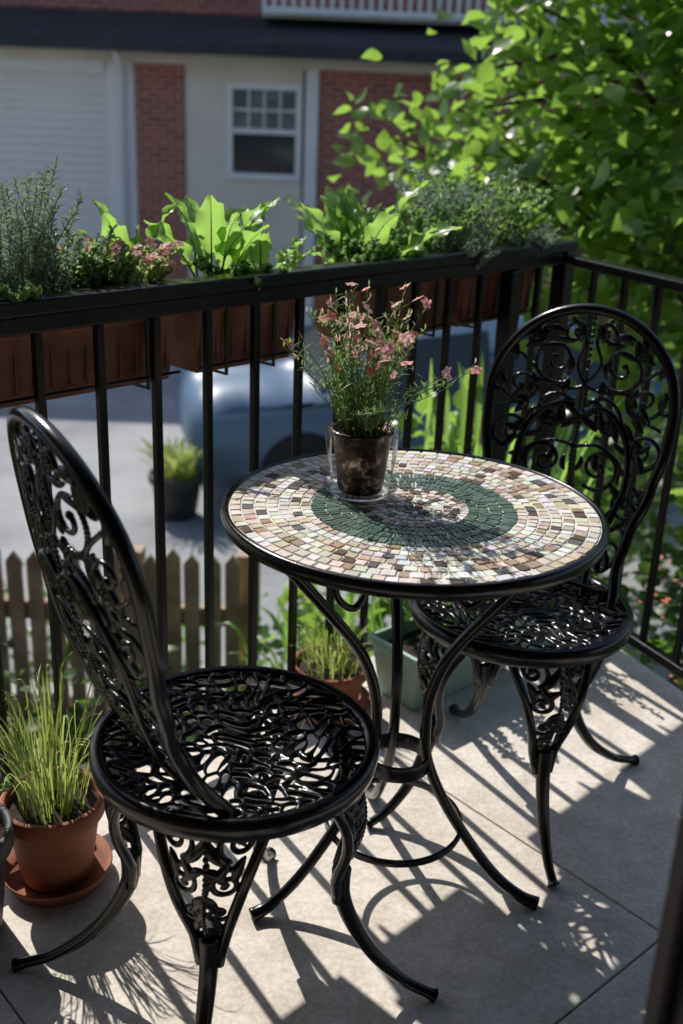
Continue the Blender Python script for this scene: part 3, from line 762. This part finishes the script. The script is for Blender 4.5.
def branches(name,root,ells,n,parent,r0=.07):
    a=Acc(); root=Vector(root)
    c0=Vector(ells[0][:3]); fork=root.lerp(c0,.55)
    tube(a,catmull([root,root.lerp(fork,.5)+Vector((.05,.03,0)),fork,c0],6),[r0*(1-.55*i/18) for i in range(19)],10)
    for k in range(n):
        e=random.choice(ells); d=Vector(rng.normal(size=3)).normalized(); t=Vector(e[:3])+Vector((d.x*e[3],d.y*e[4],d.z*e[5]))*.85
        s=fork.lerp(c0,R()); mid=s.lerp(t,.5)+Vector((U(-.1,.1),U(-.1,.1),U(.05,.2)))
        pts=catmull([s,mid,t],6); tube(a,pts,[r0*.28*(1-.85*i/len(pts)) for i in range(len(pts))],6)
    return a.obj(name,TRUNK,parent)
t1=empty('mulberry_tree')
E1=[(1.55,4.9,1.55,1.15,.8,.85),(1.0,4.4,1.35,.62,.5,.5),(1.6,3.9,.75,.75,.4,.6),(.95,4.7,1.9,.60,.5,.4),(.45,4.9,1.10,.48,.4,.25),(2.2,4.6,.6,.9,.5,1.0),(.85,4.2,.85,.55,.4,.35)]
branches('trunk_and_branches',(1.9,5.0,GZ),E1,50,t1)
cloud('crown_leaves',E1,600,9,.100,LEAF,t1,cr=.12,droop=.3,flat=.85)
t2=empty('background_tree')
E2=[(4.5,10.5,1.0,2.6,1.2,2.6),(2.6,9.6,.3,1.3,.8,1.4),(6.5,9.5,2,2.5,1.5,3)]
branches('trunk_and_branches',(4.2,10.4,GZ),E2,30,t2,.16)
cloud('crown_leaves',E2,800,8,.19,LEAF2,t2,cr=.2)
b1=cloud('garden_shrub',[(.05,3.75,-.95,.42,.35,.55),(-.25,3.5,-1.2,.35,.3,.4)],130,8,.075,LEAF,cr=.07,droop=-.1)
b2=cloud('garden_shrub',[(.62,3.75,-.35,.42,.3,.75),(.35,4.0,-.3,.3,.3,.5)],170,8,.09,LEAF,cr=.08,droop=0)
b3=cloud('garden_shrub',[(1.35,3.1,-.45,.45,.35,.85),(1.1,2.75,-.5,.3,.25,.6)],300,8,.05,LEAF2,cr=.07,droop=0)
b4=cloud('garden_hedge',[(2.6,6.6,-.9,1.3,.6,.8),(1.1,6.0,-1.2,.6,.4,.5)],380,8,.10,LEAF2,cr=.1,droop=0)
b6=cloud('garden_shrub',[(-.75,3.5,-1.15,.55,.25,.45),(-1.5,3.6,-1.2,.5,.25,.4)],150,8,.06,LEAF2,cr=.07,droop=0)
b7=cloud('garden_shrub',[(-1.3,5.3,-1.45,.7,.2,.25),(-2.6,5.3,-1.4,.6,.2,.3)],110,8,.06,LEAF,cr=.06,droop=0)
b5=cloud('red_flowering_bush',[(1.02,2.62,.0,.18,.2,.35)],26,4,.022,CORAL,cr=.05,droop=-.2)
grassy('tall_garden_leaves',(.45,3.35,-.9),120,1.35,.35,.03,[LETT],rb=.22)
grassy('tall_garden_leaves',(.05,3.2,-1.3),90,1.0,.4,.025,[LETT],rb=.25)

# ---------------- camera, light ----------------
H=1.305; p=math.radians(21); ro=math.radians(2.3)
f=Vector((0,math.cos(p),-math.sin(p))); r0=Vector((1,0,0)); u0=Vector((0,math.sin(p),math.cos(p)))
r=r0*math.cos(ro)+u0*math.sin(ro); u=u0*math.cos(ro)-r0*math.sin(ro)
cd=bpy.data.cameras.new('camera'); cam=bpy.data.objects.new('camera',cd); link(cam)
cam.matrix_world=Matrix(((r.x,u.x,-f.x,0),(r.y,u.y,-f.y,0),(r.z,u.z,-f.z,H),(0,0,0,1)))
cd.sensor_fit='VERTICAL'; cd.sensor_height=36; cd.lens=36*1072/1024; cd.clip_end=1000; cd.clip_start=.02
cd.dof.use_dof=True; cd.dof.focus_distance=1.62; cd.dof.aperture_fstop=3.6
S.camera=cam
w=bpy.data.worlds.new("World"); S.world=w; w.use_nodes=True; nt=w.node_tree
sky=nt.nodes.new('ShaderNodeTexSky'); sky.sky_type='NISHITA'; sky.sun_disc=False
SD=Vector((-.55,.83,1.0)).normalized()
sky.sun_elevation=math.asin(SD.z); sky.sun_rotation=math.atan2(SD.x,SD.y)
bg=nt.nodes['Background']; bg.inputs[1].default_value=.15; nt.links.new(sky.outputs[0],bg.inputs[0])
sl=bpy.data.lights.new('sun','SUN'); sl.energy=5; sl.angle=math.radians(.5); sl.color=(1,.95,.88)
so=bpy.data.objects.new('sun',sl); link(so); so.rotation_euler=(-SD).to_track_quat('-Z','Y').to_euler()
S.view_settings.view_transform='Standard'; S.view_settings.look='None'; S.view_settings.exposure=0
